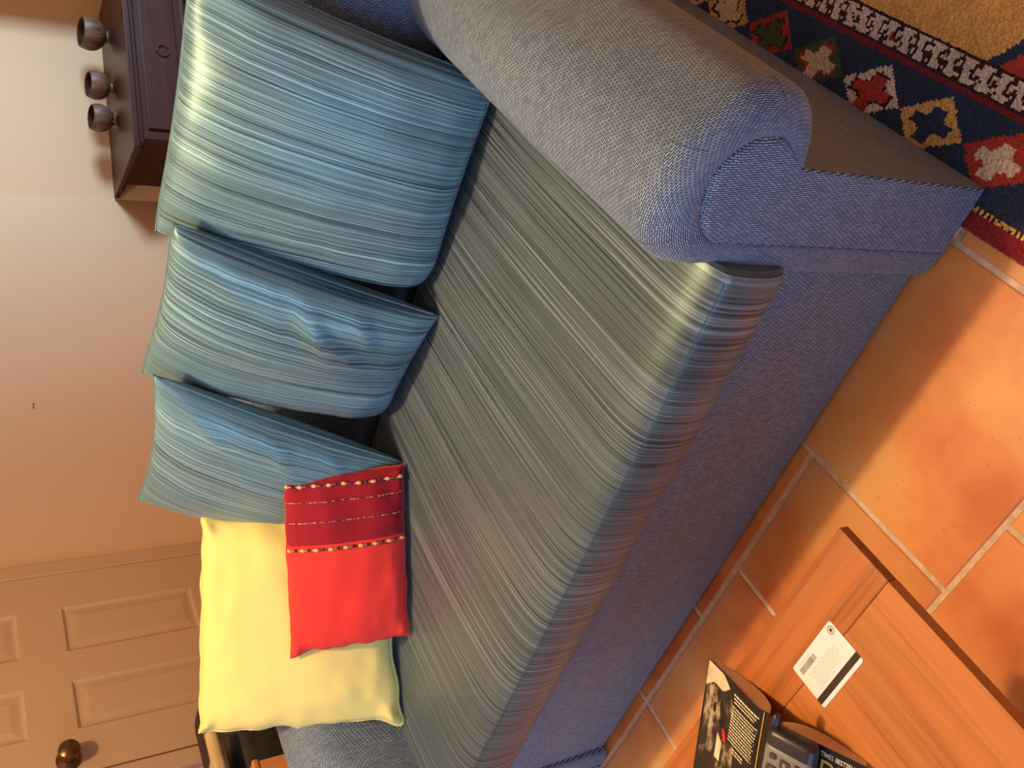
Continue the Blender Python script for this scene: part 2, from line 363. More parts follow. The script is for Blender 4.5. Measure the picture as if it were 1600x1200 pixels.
# ---------------------------------------------------------------- rug
def build_rug():
    pal = {'navy': (0.022, 0.038, 0.075), 'red': (0.46, 0.045, 0.022), 'orange': (0.78, 0.42, 0.11), 'cream': (0.74, 0.56, 0.34), 'green': (0.070, 0.090, 0.035), 'dark': (0.045, 0.014, 0.012), 'wine': (0.22, 0.016, 0.018), 'ivory': (0.74, 0.62, 0.46)}
    names = list(pal); mats = []
    for k in names:
        n = Nodes('wool_' + k); v = n.coord('Object'); f = n.noise(v, 320, 2); c = pal[k]
        n.color(n.mix(1.0, n.ramp(f, [(0.3, tuple(x * .72 for x in c)), (0.7, tuple(min(.95, x * 1.3) for x in c))]), n.ramp(n.noise(v, 14, 3), [(0.3, (.8, .8, .8)), (0.7, (1.1, 1.1, 1.1))]), 'MULTIPLY'))
        n.bump(f, 0.8, 0.004); mats.append(n.fin(0.95, 0, 0.05, sheen=0.2))
    ID = {k: i for i, k in enumerate(names)}
    W, L = 1.25, 1.75; cs_ = 0.0042; nx, ny = int(W / cs_), int(L / cs_)
    seq = [('red', 'cream', None), ('orange', 'navy', None), ('ivory', 'red', 'dark'), ('green', 'cream', 'red'), ('red', 'green', 'dark'), ('orange', 'cream', 'dark'), ('ivory', 'navy', 'red'), ('green', 'orange', 'red')]
    def cross(a, b, r):     # stepped cross with broad arms
        a, b = abs(a), abs(b)
        return (a < r and b < r * 0.34) or (b < r and a < r * 0.34) or (a < r * .48 and b < r * .48)
    def col(x, y):          # x measured from the edge, y along the border
        xj = x + 0.0014 * noise.noise((x * 260, y * 260, 0)); yj = y + 0.0022 * noise.noise((x * 300, y * 300, 5))
        if xj < 0.030: return 'wine'
        if xj < 0.038: return 'orange' if (math.sin(yj * 700) > -0.2) else 'dark'
        if xj < 0.044: return 'dark' if (math.sin(yj * 400) > 0.3) else 'navy'
        if xj < 0.157:
            k = math.floor((yj + 0.056) / 0.1235); c0 = k * 0.1235 + 0.0057
            dx, dy = (xj - 0.100) / 0.047, (yj - c0 + (xj - 0.10) * 0.25) / 0.060
            if abs(dx) + abs(dy) < 1.0:
                d, c, o = seq[int(k) % len(seq)]
                if cross(dx, dy, 0.58): return c
                if o and cross(dx, dy, 0.68): return o
                return d
            return 'navy'
        if xj < 0.164: return 'wine'
        if xj < 0.167: return 'dark'
        if xj < 0.201:
            t = (yj % 0.030) / 0.030; q = (xj - 0.167) / 0.034
            if (abs(math.hypot((t - 0.5) * 1.2, (q - 0.62)) - 0.27) < 0.085 and t > 0.3) or (abs(math.hypot((t - 0.35) * 1.2, (q - 0.28)) - 0.22) < 0.085 and t < 0.5): return 'dark'
            if noise.noise((yj * 40, 3, 1)) > 0.42 and 0.3 < q < 0.7 and t > .6: return 'red'
            return 'ivory'
        if xj < 0.206: return 'dark'
        # field with stepped corner motif
        fx, fy = xj - 0.206, yj
        if fx < 0.30 and abs((fy + 0.12)) < 0.22 - fx * 0.8:
            e = 0.22 - fx * 0.8 - abs(fy + 0.12)
            return 'navy' if e < 0.022 else ('red' if e < 0.10 else 'green')
        return 'orange'
    verts = []; faces = []; mi = []
    Y0 = -0.56
    for j in range(ny + 1):
        for i in range(nx + 1):
            x, y = i * cs_, Y0 + j * cs_
            e = min(i, j, nx - i, ny - j)
            z = 0.011 if e > 0 else 0.002
            verts.append((x + R.uniform(-.0009, .0009), y + R.uniform(-.0009, .0009), z + (R.uniform(-0.0012, 0.0012) if e else 0)))
    for j in range(ny):
        for i in range(nx):
            a = j * (nx + 1) + i; faces.append((a, a + 1, a + nx + 2, a + nx + 1))
            mi.append(ID[col((i + .5) * cs_, Y0 + (j + .5) * cs_)])
    o = mesh('rug', verts, faces, mats, None, smooth=False, midx=mi)
    o.location = (-0.0635, 0, 0); o.rotation_euler = (0, 0, math.radians(1.6))
    tag(o, 'wool rug with coloured diamonds on navy border and orange field', 'rug')
build_rug()

# ---------------------------------------------------------------- sofa
sofa = empty('sofa', (-0.8, 0.4, 0)); tag(sofa, 'blue woven roll-arm sofa with one long striped seat cushion', 'sofa')
def to_sofa(o): o.parent = sofa; o.matrix_parent_inverse = Matrix.Translation((0.8, -0.4, 0)); return o
ZB = 0.014
PAIRS = [((-.150, ZB), (-.105, ZB)), ((-.150, .15), (-.105, .15)), ((-.150, .30), (-.105, .30)), ((-.150, .42), (-.106, .435)), ((-.154, .47), (-.106, .470)), ((-.150, .515), (-.100, .488)),
         ((-.130, .549), (-.083, .506)), ((-.095, .570), (-.056, .519)), ((-.050, .575), (-.018, .520)), ((-.003, .563), (.009, .504)), ((.036, .537), (.026, .482)),
         ((.070, .502), (.032, .455)), ((.084, .460), (.030, .437)), ((.080, .418), (.018, .418)), ((.058, .388), (.006, .402)), ((.022, .378), (0, .392)),
         ((.001, .370), (-.001, .380)), ((0, .30), (-.001, .30)), ((0, .15), (-.001, .15)), ((0, ZB), (-.001, ZB))]
def arm(mirror, rise=0.015):
    sgn = -1 if mirror else 1
    X = (lambda x: -1.6 - x) if mirror else (lambda x: x)
    full = catmull([(a[0], a[1], b[0], b[1]) for a, b in PAIRS], 5); n = len(full)
    arc = [0.0]
    for a, b in zip(full, full[1:]): arc.append(arc[-1] + math.hypot(b[0] - a[0], b[1] - a[1]))
    rings = []           # (list of xyz, y)
    rim = 0.040
    for k in range(0, 9):            # rounded front rim, from the groove outwards
        ph = math.pi * 0.5 * k / 8
        f = 1 - math.sin(ph) ; yy = rim * (1 - math.cos(ph))
        rings.append([(full[i][0] * (1 - f) + full[i][2] * f, yy * (1 if full[i][0] > -0.10 else 0.30 + 0.70 * smoothstep(0.36, 0.47, full[i][1])), full[i][1] * (1 - f) + full[i][3] * f) for i in range(n)])
    rings.insert(0, [(full[i][2], 0.016, full[i][3]) for i in range(n)])
    for yy in [0.06, 0.09, 0.13, 0.18, 0.23, 0.28, 0.33, 0.38, 0.44, 0.52, 0.62, 0.74, 0.86, 0.97, 0.985]:
        g = smoothstep(0.04, 0.20 if mirror else 0.48, yy); r = []
        for i in range(n):
            x, z = full[i][0], full[i][1]
            w = smoothstep(0.40, 0.52, z) * (1 - smoothstep(-0.02, 0.06, x))
            r.append((x, yy, z + rise * g * w))
        rings.append(r)
    verts = []; uv = []; vac = 0.0
    for k, r in enumerate(rings):
        if k: vac += max((Vector(r[8 * 5]) - Vector(rings[k - 1][8 * 5])).length, 1e-4)
        for i, p in enumerate(r): verts.append((X(p[0]), p[1], p[2])); uv.append((arc[i] if not 0 else 0, vac))
    faces = []
    for k in range(len(rings) - 1):
        for i in range(n - 1):
            a, b, c, d = k * n + i, k * n + i + 1, (k + 1) * n + i + 1, (k + 1) * n + i
            faces.append((d, c, b, a) if mirror else (a, b, c, d))
    last = (len(rings) - 1) * n
    faces.append(tuple(last + i for i in range(n)) if not mirror else tuple(last + n - 1 - i for i in range(n)))
    o = to_sofa(mesh('arm', verts, faces, M_WEAVE, uv=uv))
    # front panel, slightly padded, set in the rim
    out = [(full[i][2], full[i][3]) for i in range(n)]; c0 = (-0.045, 0.3)
    pv = []; puv = []; rr = [(1.0, 0.014), (0.985, 0.004), (0.93, -0.001), (0.75, -0.004)]
    cl = [(max(-0.098, min(-0.006, x * .8 - 0.012)), max(ZB + 0.02, min(0.46, z))) for x, z in out]
    for f, yy in rr:
        for (x, z), (qx, qz) in zip(out, cl):
            px, pz = x * f + qx * (1 - f), z * f + qz * (1 - f)
            pv.append((X(px), yy, pz)); puv.append((pz, px))
    pf = []
    for k in range(len(rr) - 1):
        for i in range(n):
            j = (i + 1) % n; q = (k * n + i, k * n + j, (k + 1) * n + j, (k + 1) * n + i)
            pf.append(q if not mirror else q[::-1])
    L_ = (len(rr) - 1) * n; cap = tuple(L_ + i for i in range(n)); pf.append(cap[::-1] if mirror else cap)
    p = mesh('arm_panel', pv, pf, M_WEAVE, o, uv=puv)
    p.data.polygons[len(pf) - 1].use_smooth = False
    # seam threads: vertical seam of the panel and short darts round the roll
    mb = MB()
    mb.tube([(X(-0.1055), 0.0005, z) for z in (0.02, 0.15, 0.3, 0.40, 0.468)], 0.0008, 6)
    for i in (4 * 5, 6 * 5, 9 * 5, 12 * 5):
        pts = []
        for k in range(4, 10):
            q = Vector(rings[k][i]); nb = Vector(rings[k][i + 1]) - Vector(rings[k][i - 1])
            pts.append((X(q.x), q.y - 0.0003, q.z))
        mb.tube(pts, 0.0005, 6)
    mb.build('seam', M_THREAD, o, True)
    return o
arm(False, 0.015); arm(True, 0.105)
XR, XL = -0.150, -1.450
def sweep_x(name, prof, mat, x0, x1, bulge=0.0, nseg=40, cap=True, swap=True):
    """sweep a (y, z) profile along x"""
    n = len(prof); arc = [0.0]
    for a, b in zip(prof, prof[1:]): arc.append(arc[-1] + math.hypot(b[0] - a[0], b[1] - a[1]))
    vs_, uv, fs = [], [], []
    ts = [k / nseg for k in range(nseg + 1)]
    ts = sorted(set(ts + [q / abs(x1 - x0) for q in (.003, .008, .015, .025)] + [1 - q / abs(x1 - x0) for q in (.003, .008, .015, .025)])); nseg = len(ts) - 1
    for k in range(nseg + 1):
        x = x0 + (x1 - x0) * ts[k]
        for i, (yy, z) in enumerate(prof):
            dz = bulge * (noise.noise((x * 2.3, yy * 3, 1.7)))
            vs_.append((x, yy, z + dz)); uv.append((arc[i], x) if swap else (x, arc[i]))
    for k in range(nseg):
        for i in range(n - 1):
            a = k * n + i; fs.append((a, a + n, a + n + 1, a + 1))
    if cap:
        fs.append(tuple(range(n))); fs.append(tuple(nseg * n + n - 1 - i for i in range(n)))
    o = mesh(name, vs_, fs, mat, uv=uv)
    try: o.data.set_sharp_from_angle(angle=math.radians(60))
    except Exception: pass
    return o
# front rail under the cushion
pr = catmull([(0.10, ZB), (0.03, ZB), (0.021, 0.03), (0.019, 0.12), (0.019, 0.24), (0.024, 0.300), (0.045, 0.325), (0.12, 0.332)], 4)
o = to_sofa(sweep_x('front_rail', pr, M_WEAVE, XL + 0.002, XR - 0.002)); 
dk = to_sofa(MB().box((XL - .005, 0.09, 0.05), (XR + .005, 0.74, 0.322)).build('seat_deck', M_BAGC))
# seat cushion
pc = catmull([(0.690, 0.326), (0.30, 0.325), (0.03, 0.323), (-0.006, 0.326), (-0.018, 0.345), (-0.023, 0.38), (-0.020, 0.415), (-0.013, 0.434), (0.008, 0.447), (0.045, 0.455), (0.12, 0.459), (0.30, 0.462), (0.52, 0.458), (0.63, 0.452), (0.685, 0.438), (0.700, 0.40), (0.699, 0.35), (0.690, 0.327)], 5)
sc_ = to_sofa(sweep_x('seat_cushion', pc, M_SEAT, XL - 0.012, XR + 0.012, 0.004, 60, swap=False)); sc_['label'] = 'long seat cushion in grey satin stripes'
for v in sc_.data.vertices:
    d = min(v.co.x - (XL - 0.012), XR + 0.012 - v.co.x)
    if d < 0.016 and v.co.y < 0.1: v.co.y += 0.012 * (1 - math.sqrt(max(0, 1 - (1 - d / 0.016) ** 2))) * (1 - smoothstep(0.02, 0.1, v.co.y))
def prof_at(prof, z_lo, z_hi, front=True):
    return [p for p in prof if z_lo <= p[1] <= z_hi and p[0] < 0.1]
MB().tube([(XL + 0.006 + (XR - XL - 0.012) * k / 40, -0.0155, 0.4335 + 0.004 * noise.noise(((XL + 0.006 + (XR - XL - 0.012) * k / 40) * 2.3, -0.04, 1.7))) for k in range(41)], 0.0007, 6).build('seam', M_THREAD, sc_, True)
# back
pb = catmull([(0.70, 0.10), (0.715, 0.40), (0.725, 0.52), (0.738, 0.64), (0.755, 0.715), (0.785, 0.752), (0.835, 0.760), (0.91, 0.748), (0.965, 0.70), (0.980, 0.60), (0.980, 0.40), (0.980, ZB)], 4)
bk = to_sofa(sweep_x('backrest', pb, M_WEAVE, -1.595, -0.005))
for v in bk.data.vertices: v.co.z -= 0.05 * smoothstep(0.5, 0.75, v.co.z) * (0.5 * smoothstep(0.3, 0.6, -v.co.x) + 0.6 * smoothstep(0.8, 1.25, -v.co.x))

# ---------------------------------------------------------------- cushions
def pillow(name, BL, BR, TR, TL, thick, mat, label, group=None, n=34, pinch=0.05, back=0.9, wr=0.006, seed=0, mats=None, split=None, ear=0.0, fold=None, pe=2, rnd=0.0, puff=0.0, wav=0.0, corner=0.0):
    """a stuffed cushion whose seam corners are given in world space; returns the root empty, the front function and its body"""
    BL, BR, TR, TL = map(Vector, (BL, BR, TR, TL))
    c = (BL + BR + TR + TL) / 4
    ex = ((BR + TR) - (BL + TL)) / 2; ey = ((TL + TR) - (BL + BR)) / 2
    nrm = ex.cross(ey).normalized()      # towards the viewer
    w, h = ex.length, ey.length
    root = empty(name, (c.x, c.y, min(BL.z, BR.z)))
    def seam(s, t):
        if corner:       # round the corners off
            a = (abs(s) - 1 + corner) / corner; b = (abs(t) - 1 + corner) / corner
            if a > 0 and b > 0:
                a, b = a * math.sqrt(1 - b * b / 2), b * math.sqrt(1 - a * a / 2)
                s = math.copysign(1 - corner + corner * a, s); t = math.copysign(1 - corner + corner * b, t)
        # edges pulled in between the corners
        s2 = s * (1 - pinch * (1 - abs(t) ** pe) * s * s); t2 = t * (1 - pinch * (1 - abs(s) ** pe) * t * t)
        if rnd:
            rv = rnd[(0 if s < 0 else 1) if t < 0 else (3 if s < 0 else 2)] if isinstance(rnd, tuple) else rnd
            k = rv * (max(0, abs(s) - .55) / .45) ** 2 * (max(0, abs(t) - .55) / .45) ** 2
            s2 *= 1 - k; t2 *= 1 - k
        if wav: s2 *= 1 + wav * noise.noise((t * 4 + seed, 3.3, s)) * abs(s) ** 3; t2 *= 1 + wav * noise.noise((s * 4 + seed, 9.1, t)) * abs(t) ** 3
        a = BL.lerp(BR, (s2 + 1) / 2); b = TL.lerp(TR, (s2 + 1) / 2)
        return a.lerp(b, (t2 + 1) / 2)
    def h_(s, t):
        q = max(0.0, (1 - s * s)) * max(0.0, (1 - t * t))
        e = math.exp(-(((1 - abs(s)) - .10) ** 2 + ((1 - abs(t)) - .10) ** 2) / .006) * puff if puff else 0.0
        return thick * (q ** 0.42) + e * min(1, q * 40)
    def front(s, t, lift=0.0):
        p = seam(s, t); e = 1 - max(abs(s), abs(t))
        wv = wr * noise.noise((s * 2.2 + seed, t * 2.2, 0.3)) * min(1, e * 6)
        wv += wr * 0.5 * noise.noise((s * 6 + seed, t * 6, 1.3)) * min(1, e * 5) * (0.3 + max(abs(s), abs(t)))
        if fold: wv += fold(s, t)
        return p + nrm * (h_(s, t) + wv + lift) - root.location
    def backf(s, t): return seam(s, t) - nrm * h_(s, t) * back - root.location
    def g(k):     # denser towards the edges
        x = -1 + 2 * k / n; return math.copysign(1 - (1 - abs(x)) ** 1.5, x) if True else x
    vs_, uv, fs, mi = [], [], [], []
    for side, fn in ((0, front), (1, backf)):
        base = len(vs_)
        for j in range(n + 1):
            for i in range(n + 1):
                s, t = g(i), g(j)
                if ear and abs(s) > .8 and abs(t) > .8: pass
                vs_.append(fn(s, t)); uv.append((s * w / 2 + seed, t * h / 2 + seed * 0.37))
        for j in range(n):
            for i in range(n):
                a = base + j * (n + 1) + i; q = (a, a + 1, a + n + 2, a + n + 1)
                fs.append(q if side == 0 else q[::-1])
                mi.append(1 if (split is not None and g(i) >= split - 1e-6) else 0)
    o = mesh('cover', vs_, fs, mats or [mat], root, uv=uv, midx=mi)
    bm = bmesh.new(); bm.from_mesh(o.data); bmesh.ops.remove_doubles(bm, verts=bm.verts, dist=0.0004); bm.to_mesh(o.data); bm.free()
    tag(root, label, 'cushion', group)
    return root, front, seam, nrm
GR = 'striped blue back cushions'
def fold2(s, t):
    f = 0.0
    for (cs0, ct0, ang, ln, wd, amp) in ((0.55, -0.10, 0.5, 0.30, 0.05, 0.012), (0.45, -0.28, 0.9, 0.25, 0.05, 0.010), (0.7, -0.45, 0.4, 0.22, 0.05, 0.008), (0.62, 0.1, 0.2, 0.25, 0.05, -0.008)):
        dx, dy = s - cs0, t - ct0; a = dx * math.cos(ang) + dy * math.sin(ang); b = -dx * math.sin(ang) + dy * math.cos(ang)
        f += amp * math.exp(-(a / ln) ** 2 - (b / wd) ** 2)
    return f
def fold3(s, t):
    f = 0.0
    for (cs0, ct0, ang, ln, wd, amp) in ((0.75, 0.55, 0.9, 0.25, 0.05, 0.008), (0.72, -0.05, 0.6, 0.25, 0.05, 0.008), (0.75, -0.5, 0.5, 0.2, 0.05, 0.006)):
        dx, dy = s - cs0, t - ct0; a = dx * math.cos(ang) + dy * math.sin(ang); b = -dx * math.sin(ang) + dy * math.cos(ang)
        f += amp * math.exp(-(a / ln) ** 2 - (b / wd) ** 2)
    return f
def seam_line(root, seam, nrm, mat, r, name='piping', wob=0.0):
    pts = []
    N = 40
    for e in range(4):
        for k in range(N):
            x = -1 + 2 * k / N
            s, t = ((x, -1), (1, x), (-x, 1), (-1, -x))[e]
            p = seam(s, t) - root.location
            if wob: p = p + nrm * wob * noise.noise((e * 7 + x * 3, 2, 0))
            pts.append(p)
    return MB().tube(pts, r, 6, closed=True).build(name, mat, root, True)
p1 = pillow('striped_cushion', (-.60, .612, .458), (-.158, .585, .462), (-.088, .725, .930), (-.558, .735, .945), .085, M_PILLOW, 'largest striped blue cushion, leaning beside the near arm of the sofa', GR, seed=1.0, pinch=.035, rnd=(.10, .02, .02, .02))
seam_line(p1[0], p1[2], p1[3], M_PILLOW, 0.0022, 'seam')
p2 = pillow('striped_cushion', (-.945, .635, .458), (-.602, .545, .462), (-.488, .655, .935), (-.872, .742, .945), .080, M_PILLOW, 'middle striped blue cushion with creases along one side', GR, seed=2.0, fold=fold2, pinch=.05, rnd=(.17, 0, .02, .02))
seam_line(p2[0], p2[2], p2[3], M_PILLOW, 0.0022, 'seam')
p3 = pillow('striped_cushion', (-1.29, .60, .462), (-.952, .512, .462), (-.800, .645, .940), (-1.215, .735, .925), .075, M_PILLOW, 'striped blue cushion partly hidden behind the red and yellow ones', GR, seed=3.0, fold=fold3, pinch=.06)
seam_line(p3[0], p3[2], p3[3], M_PILLOW, 0.0022, 'seam')
py = pillow('yellow_cushion', (-1.428, .182, .452), (-1.09, .52, .466), (-1.184, .648, .824), (-1.545, .341, .860), .066, M_YELLOW, 'plain yellow cushion with piped edge behind the small red one', seed=4.0, pinch=.085, pe=9, rnd=0, corner=.13, wav=.05, puff=.016, wr=.010, n=44)
seam_line(py[0], py[2], py[3], M_YELLOW, 0.0045, wob=0.006)
prd = pillow('red_cushion', (-1.230, .268, .464), (-.935, .495, .464), (-1.003, .566, .697), (-1.308, .332, .692), .045, M_RED, 'small red cushion with crimson band and rows of beads', seed=5.0, pinch=.055, pe=8, rnd=.02, wav=.04, puff=.008, wr=.006, back=.5, mats=[M_RED, M_CRIM], split=0.18, n=38)
seam_line(prd[0], prd[2], prd[3], M_RED, 0.0016, 'seam')
M_BEADS = [plain('pale_wooden_bead', (0.72, 0.45, 0.20), 0.4, var=.2), plain('dark_seed_bead', (0.08, 0.025, 0.02), 0.35, var=.3), plain('pink_glass_bead', (0.75, 0.42, 0.33), 0.3, var=.2)]
def bead_row(s, big):
    root, front, seam, nrm = prd
    pts = [front(s, -0.97 + 1.94 * k / 60, 0.0006) for k in range(61)]
    th = MB().tube(pts, 0.0011, 5).build('bead_string', M_BEADS[1], root, True)
    small = [MB(), MB(), MB()]
    t = -0.95; k = 0
    while t < 0.96:
        p = front(s, t, 0.0022); q = front(s, t + 0.01, 0.0022); d = (q - p).normalized(); mt = d.to_track_quat('X', 'Z').to_matrix()
        if big and k % 6 == 0:
            MB().ball((0, 0, 0), 0.0062, 0.0040, 0.0040, 10, 7, mt).build('bead', M_BEADS[0], th, True).location = p; t += 0.060
        elif big and k % 6 == 3:
            MB().ball((0, 0, 0), 0.0045, 0.0034, 0.0034, 10, 7, mt).build('bead', M_BEADS[1], th, True).location = p; t += 0.048
        else:
            r_ = 0.0017 if big else 0.0012
            small[R.choice([2, 2, 0, 1])].ball(p - nrm * 0.001, r_ * R.uniform(1, 1.8), r_, r_, 6, 5, mt); t += 0.032 if big else R.choice([0.020, 0.024, 0.03, 0.045])
        k += 1
    for i, b in enumerate(small):
        if len(b.bm.verts): tag(b.build('seed_beads', M_BEADS[i], th, True), kind='stuff')
for s, b in ((0.87, True), (0.69, False), (0.47, False), (0.18, True)): bead_row(s, b)

# ---------------------------------------------------------------- coffee table
TZ = 0.4496; tx, ty = -0.262, -0.321
tb = empty('coffee_table', (-0.66, -0.93, 0)); tag(tb, 'honey-coloured wooden coffee table with a banded top', 'table')
def at(o): o.matrix_parent_inverse = Matrix.Translation((0.66, 0.93, 0)); return o
XT0, YT0 = -1.06, -1.55
at(MB().box((XT0, ty - 0.075, TZ - .015), (tx, ty, TZ), 0.0015).build('end_board', M_TEAK_X, tb))
at(MB().box((XT0, YT0, TZ - .015), (tx, YT0 + .075, TZ), 0.003).build('end_board', M_TEAK_X, tb))
nb = 6; bw = (tx - XT0) / nb
for k in range(nb):
    at(MB().box((XT0 + k * bw, YT0 + .0751, TZ - .015), (XT0 + (k + 1) * bw, ty - .0751, TZ - 0.0001), 0.0005, 1).build('board', M_TEAK_Y, tb))
at(MB().box((XT0 + .16, YT0 + .10, TZ - .09), (tx - .42, ty - .10, TZ - .015)).build('apron', M_TEAK_X, tb))
for xx in (XT0 + .15, tx - .50):
    for yy in (YT0 + .09, ty - .15): at(MB().box((xx, yy, 0), (xx + .06, yy + .06, TZ - .015), 0.004).build('leg', M_TEAK_X, tb))

# ---------------------------------------------------------------- plastic card
cd = empty('plastic_card', (-0.3944, -0.4018, TZ), 0.0175); tag(cd, 'white plastic card with black stripe and barcode on the coffee table', 'card')
def rrect(w, h, r, n=5):
    out = []
    for cx_, cy_, a0 in ((w / 2 - r, h / 2 - r, 0), (-w / 2 + r, h / 2 - r, 90), (-w / 2 + r, -h / 2 + r, 180), (w / 2 - r, -h / 2 + r, 270)):
        for k in range(n + 1):
            a = math.radians(a0 + 90 * k / n); out.append((cx_ + r * math.cos(a), cy_ + r * math.sin(a)))
    return out
CW, CH = .0856, .0540
M_CARD = plain('white_card_plastic', (0.84, 0.82, 0.76), 0.3, var=.02); M_STRIPE = plain('magnetic_stripe_brown', (0.035, 0.022, 0.016), 0.35); M_PRINT = plain('grey_print', (0.45, 0.42, 0.38), 0.5, var=.3, scale=400)
MB().prism(rrect(CW, CH, .0032), 0.0009).build('card_body', M_CARD, cd)
MB().box((-CW / 2, -CH / 2 + .0045, .0009), (CW / 2, -CH / 2 + .0120, .00096)).build('magnetic_stripe', M_STRIPE, cd)
mb = MB(); x = -CW / 2 + .0065
while x < -CW / 2 + .037:
    w = R.choice([.0004, .0004, .0008, .0011]); mb.box((x, CH / 2 - .0145, .0009), (x + w, CH / 2 - .0075, .00096)); x += w + R.choice([.0004, .0006, .0010])
mb.build('barcode', M_STRIPE, cd)
mb = MB()
for a, b, rr_ in ((.0043, .0049, 0), (.0033, .0037, 0)): 
    n = 24
    for k in range(n):
        a0, a1 = 2 * math.pi * k / n, 2 * math.pi * (k + 1) / n
        vv = [mb.bm.verts.new((CW * .412 + r_ * math.cos(t), CH * .355 + r_ * math.sin(t), .00097)) for r_, t in ((a, a0), (b, a0), (b, a1), (a, a1))]; mb.bm.faces.new(vv)
mb.box((CW * .412 - .0018, CH * .355 - .0018, .0009), (CW * .412 + .0018, CH * .355 + .0018, .00097)); mb.build('round_logo', M_STRIPE, cd)
mb = MB()
for row in range(7):
    x = -CW * .36 + R.uniform(0, .006); yy = CH * (.13 - row * .055)
    while x < CW * (.30 if row < 6 else .05):
        w = R.uniform(.0015, .005); mb.box((x, yy, .0009), (x + w, yy + .0007, .00094)); x += w + .0012
x = -CW * .40
while x < -CW * .12: mb.box((x, CH * .40, .0009), (x + .0013, CH * .40 + .0012, .00094)); x += .0021
mb.build('small_print', M_PRINT, cd)

# ---------------------------------------------------------------- paperback lying open, covers up
bkO = Vector((-0.482, -0.397, TZ)); bang = math.atan2(-0.902, 0.431)
book = empty('paperback_book', bkO, bang); tag(book, 'open paperback lying face down on the coffee table under the phone', 'book')
M_PAGE = Nodes('page_edges'); _v = M_PAGE.coord('Object', (1, 1, 900)); M_PAGE.color(M_PAGE.ramp(M_PAGE.noise(_v, 1.0, 1), [(0.3, (0.58, 0.36, 0.19)), (0.7, (0.76, 0.52, 0.30))])); M_PAGE = M_PAGE.fin(0.9, 0, 0.1)
M_COVER = plain('glossy_black_cover', (0.010, 0.008, 0.007), 0.25, var=.3, spec=.5)
HB = 0.178; hw = 0.013
def half(sg):
    top = [(sg * hw * 0.75, .030), (sg * .020, .0335), (sg * .045, .0270), (sg * .080, .0175), (sg * .115, .0085)]
    bot = [(sg * .115, .0010), (sg * .085, .0008), (sg * .060, .0020), (sg * .040, .0055), (sg * .024, .0125), (sg * .014, .0210), (sg * hw * 0.75, .0290)]
    mb = MB(); mb.prism(catmull(top, 4) + catmull(bot, 4)[1:-1], HB, 'y', -HB); mb.build('page_block', M_PAGE, book)
    return top
topL, topR = half(-1), half(1)
def cover_z(x):
    t = [(0.0, .0328), (.0098, .0325), (.020, .0343), (.045, .0278), (.080, .0183), (.116, .0090)]
    a = abs(x)
    for p, q in zip(t, t[1:]):
        if a <= q[0] + 1e-9: return p[1] + (q[1] - p[1]) * (a - p[0]) / (q[0] - p[0])
    return t[-1][1]
xs = [-.1165, -.10, -.080, -.062, -.045, -.032, -.020, -.0125, -.0098, 0, .0098, .0125, .020, .032, .045, .062, .080, .10, .1165]
ol = [(x, cover_z(x) + .0010) for x in xs] + [(x, cover_z(x) + .0001) for x in reversed(xs)]
cv = MB().prism(ol, HB + .001, 'y', -HB - .0005).build('cover', M_COVER, book)
def print_strip(mb, pts, dz=.0012):   # flat ink on the cover, following its slope
    v = [mb.bm.verts.new((x, y_, cover_z(x) + dz)) for x, y_ in pts]; mb.bm.faces.new(v)
def art_mat(name, stops, sc, seed):
    n = Nodes(name); v = n.coord('Object', (sc, sc * .5, sc)); n.color(n.ramp(n.noise(v, 1.0, 5, .65), stops)); return n.fin(.3, 0, .5)
M_ART = art_mat('sepia_photo_print', [(0.38, (0.008, 0.006, 0.004)), (0.50, (0.03, 0.022, 0.014)), (0.56, (0.20, 0.15, 0.09)), (0.66, (0.50, 0.42, 0.27))], 48, 0)
M_SKY = art_mat('pale_photo_print', [(0.25, (0.30, 0.25, 0.15)), (0.45, (0.62, 0.54, 0.36)), (0.7, (0.72, 0.64, 0.44))], 40, 1)
M_INK = plain('cream_print', (0.72, 0.62, 0.40), .4, var=.1); M_GOLD = plain('gold_print', (0.75, 0.42, 0.06), .35, var=.15); M_REDINK = plain('red_print', (0.6, 0.01, 0.03), .4); M_SKEL = plain('black_print', (0.008, 0.006, 0.005), .35)
mb = MB()
def patch(mb, poly, dz):     # polygon split across cover slope by slicing into strips
    xs_ = sorted({p[0] for p in poly})
    x0, x1 = xs_[0], xs_[-1]; n = 10
    def rng(x):
        ys_ = []
        for (a, b) in zip(poly, poly[1:] + poly[:1]):
            if (a[0] - x) * (b[0] - x) <= 0 and abs(a[0] - b[0]) > 1e-9: ys_.append(a[1] + (b[1] - a[1]) * (x - a[0]) / (b[0] - a[0]))
        return (min(ys_), max(ys_)) if ys_ else (0, 0)
    for k in range(n):
        a, b = x0 + (x1 - x0) * k / n + 1e-6, x0 + (x1 - x0) * (k + 1) / n - 1e-6
        ra, rb = rng(a), rng(b)
        print_strip(mb, [(a, ra[0]), (b, rb[0]), (b, rb[1]), (a, ra[1])], dz)
patch(mb, [(-.1155, -.004), (-.072, -.004), (-.055, -.04), (-.048, -.09), (-.045, -.13), (-.1155, -.13)], .0011); mb.build('cover_photo', M_ART, cv)
mb = MB(); patch(mb, [(-.1155, 0.0), (-.085, 0.0), (-.070, -.010), (-.082, -.022), (-.100, -.020), (-.1155, -.034)], .0013); mb.build('cover_photo_sky', M_SKY, cv)
mb = MB()
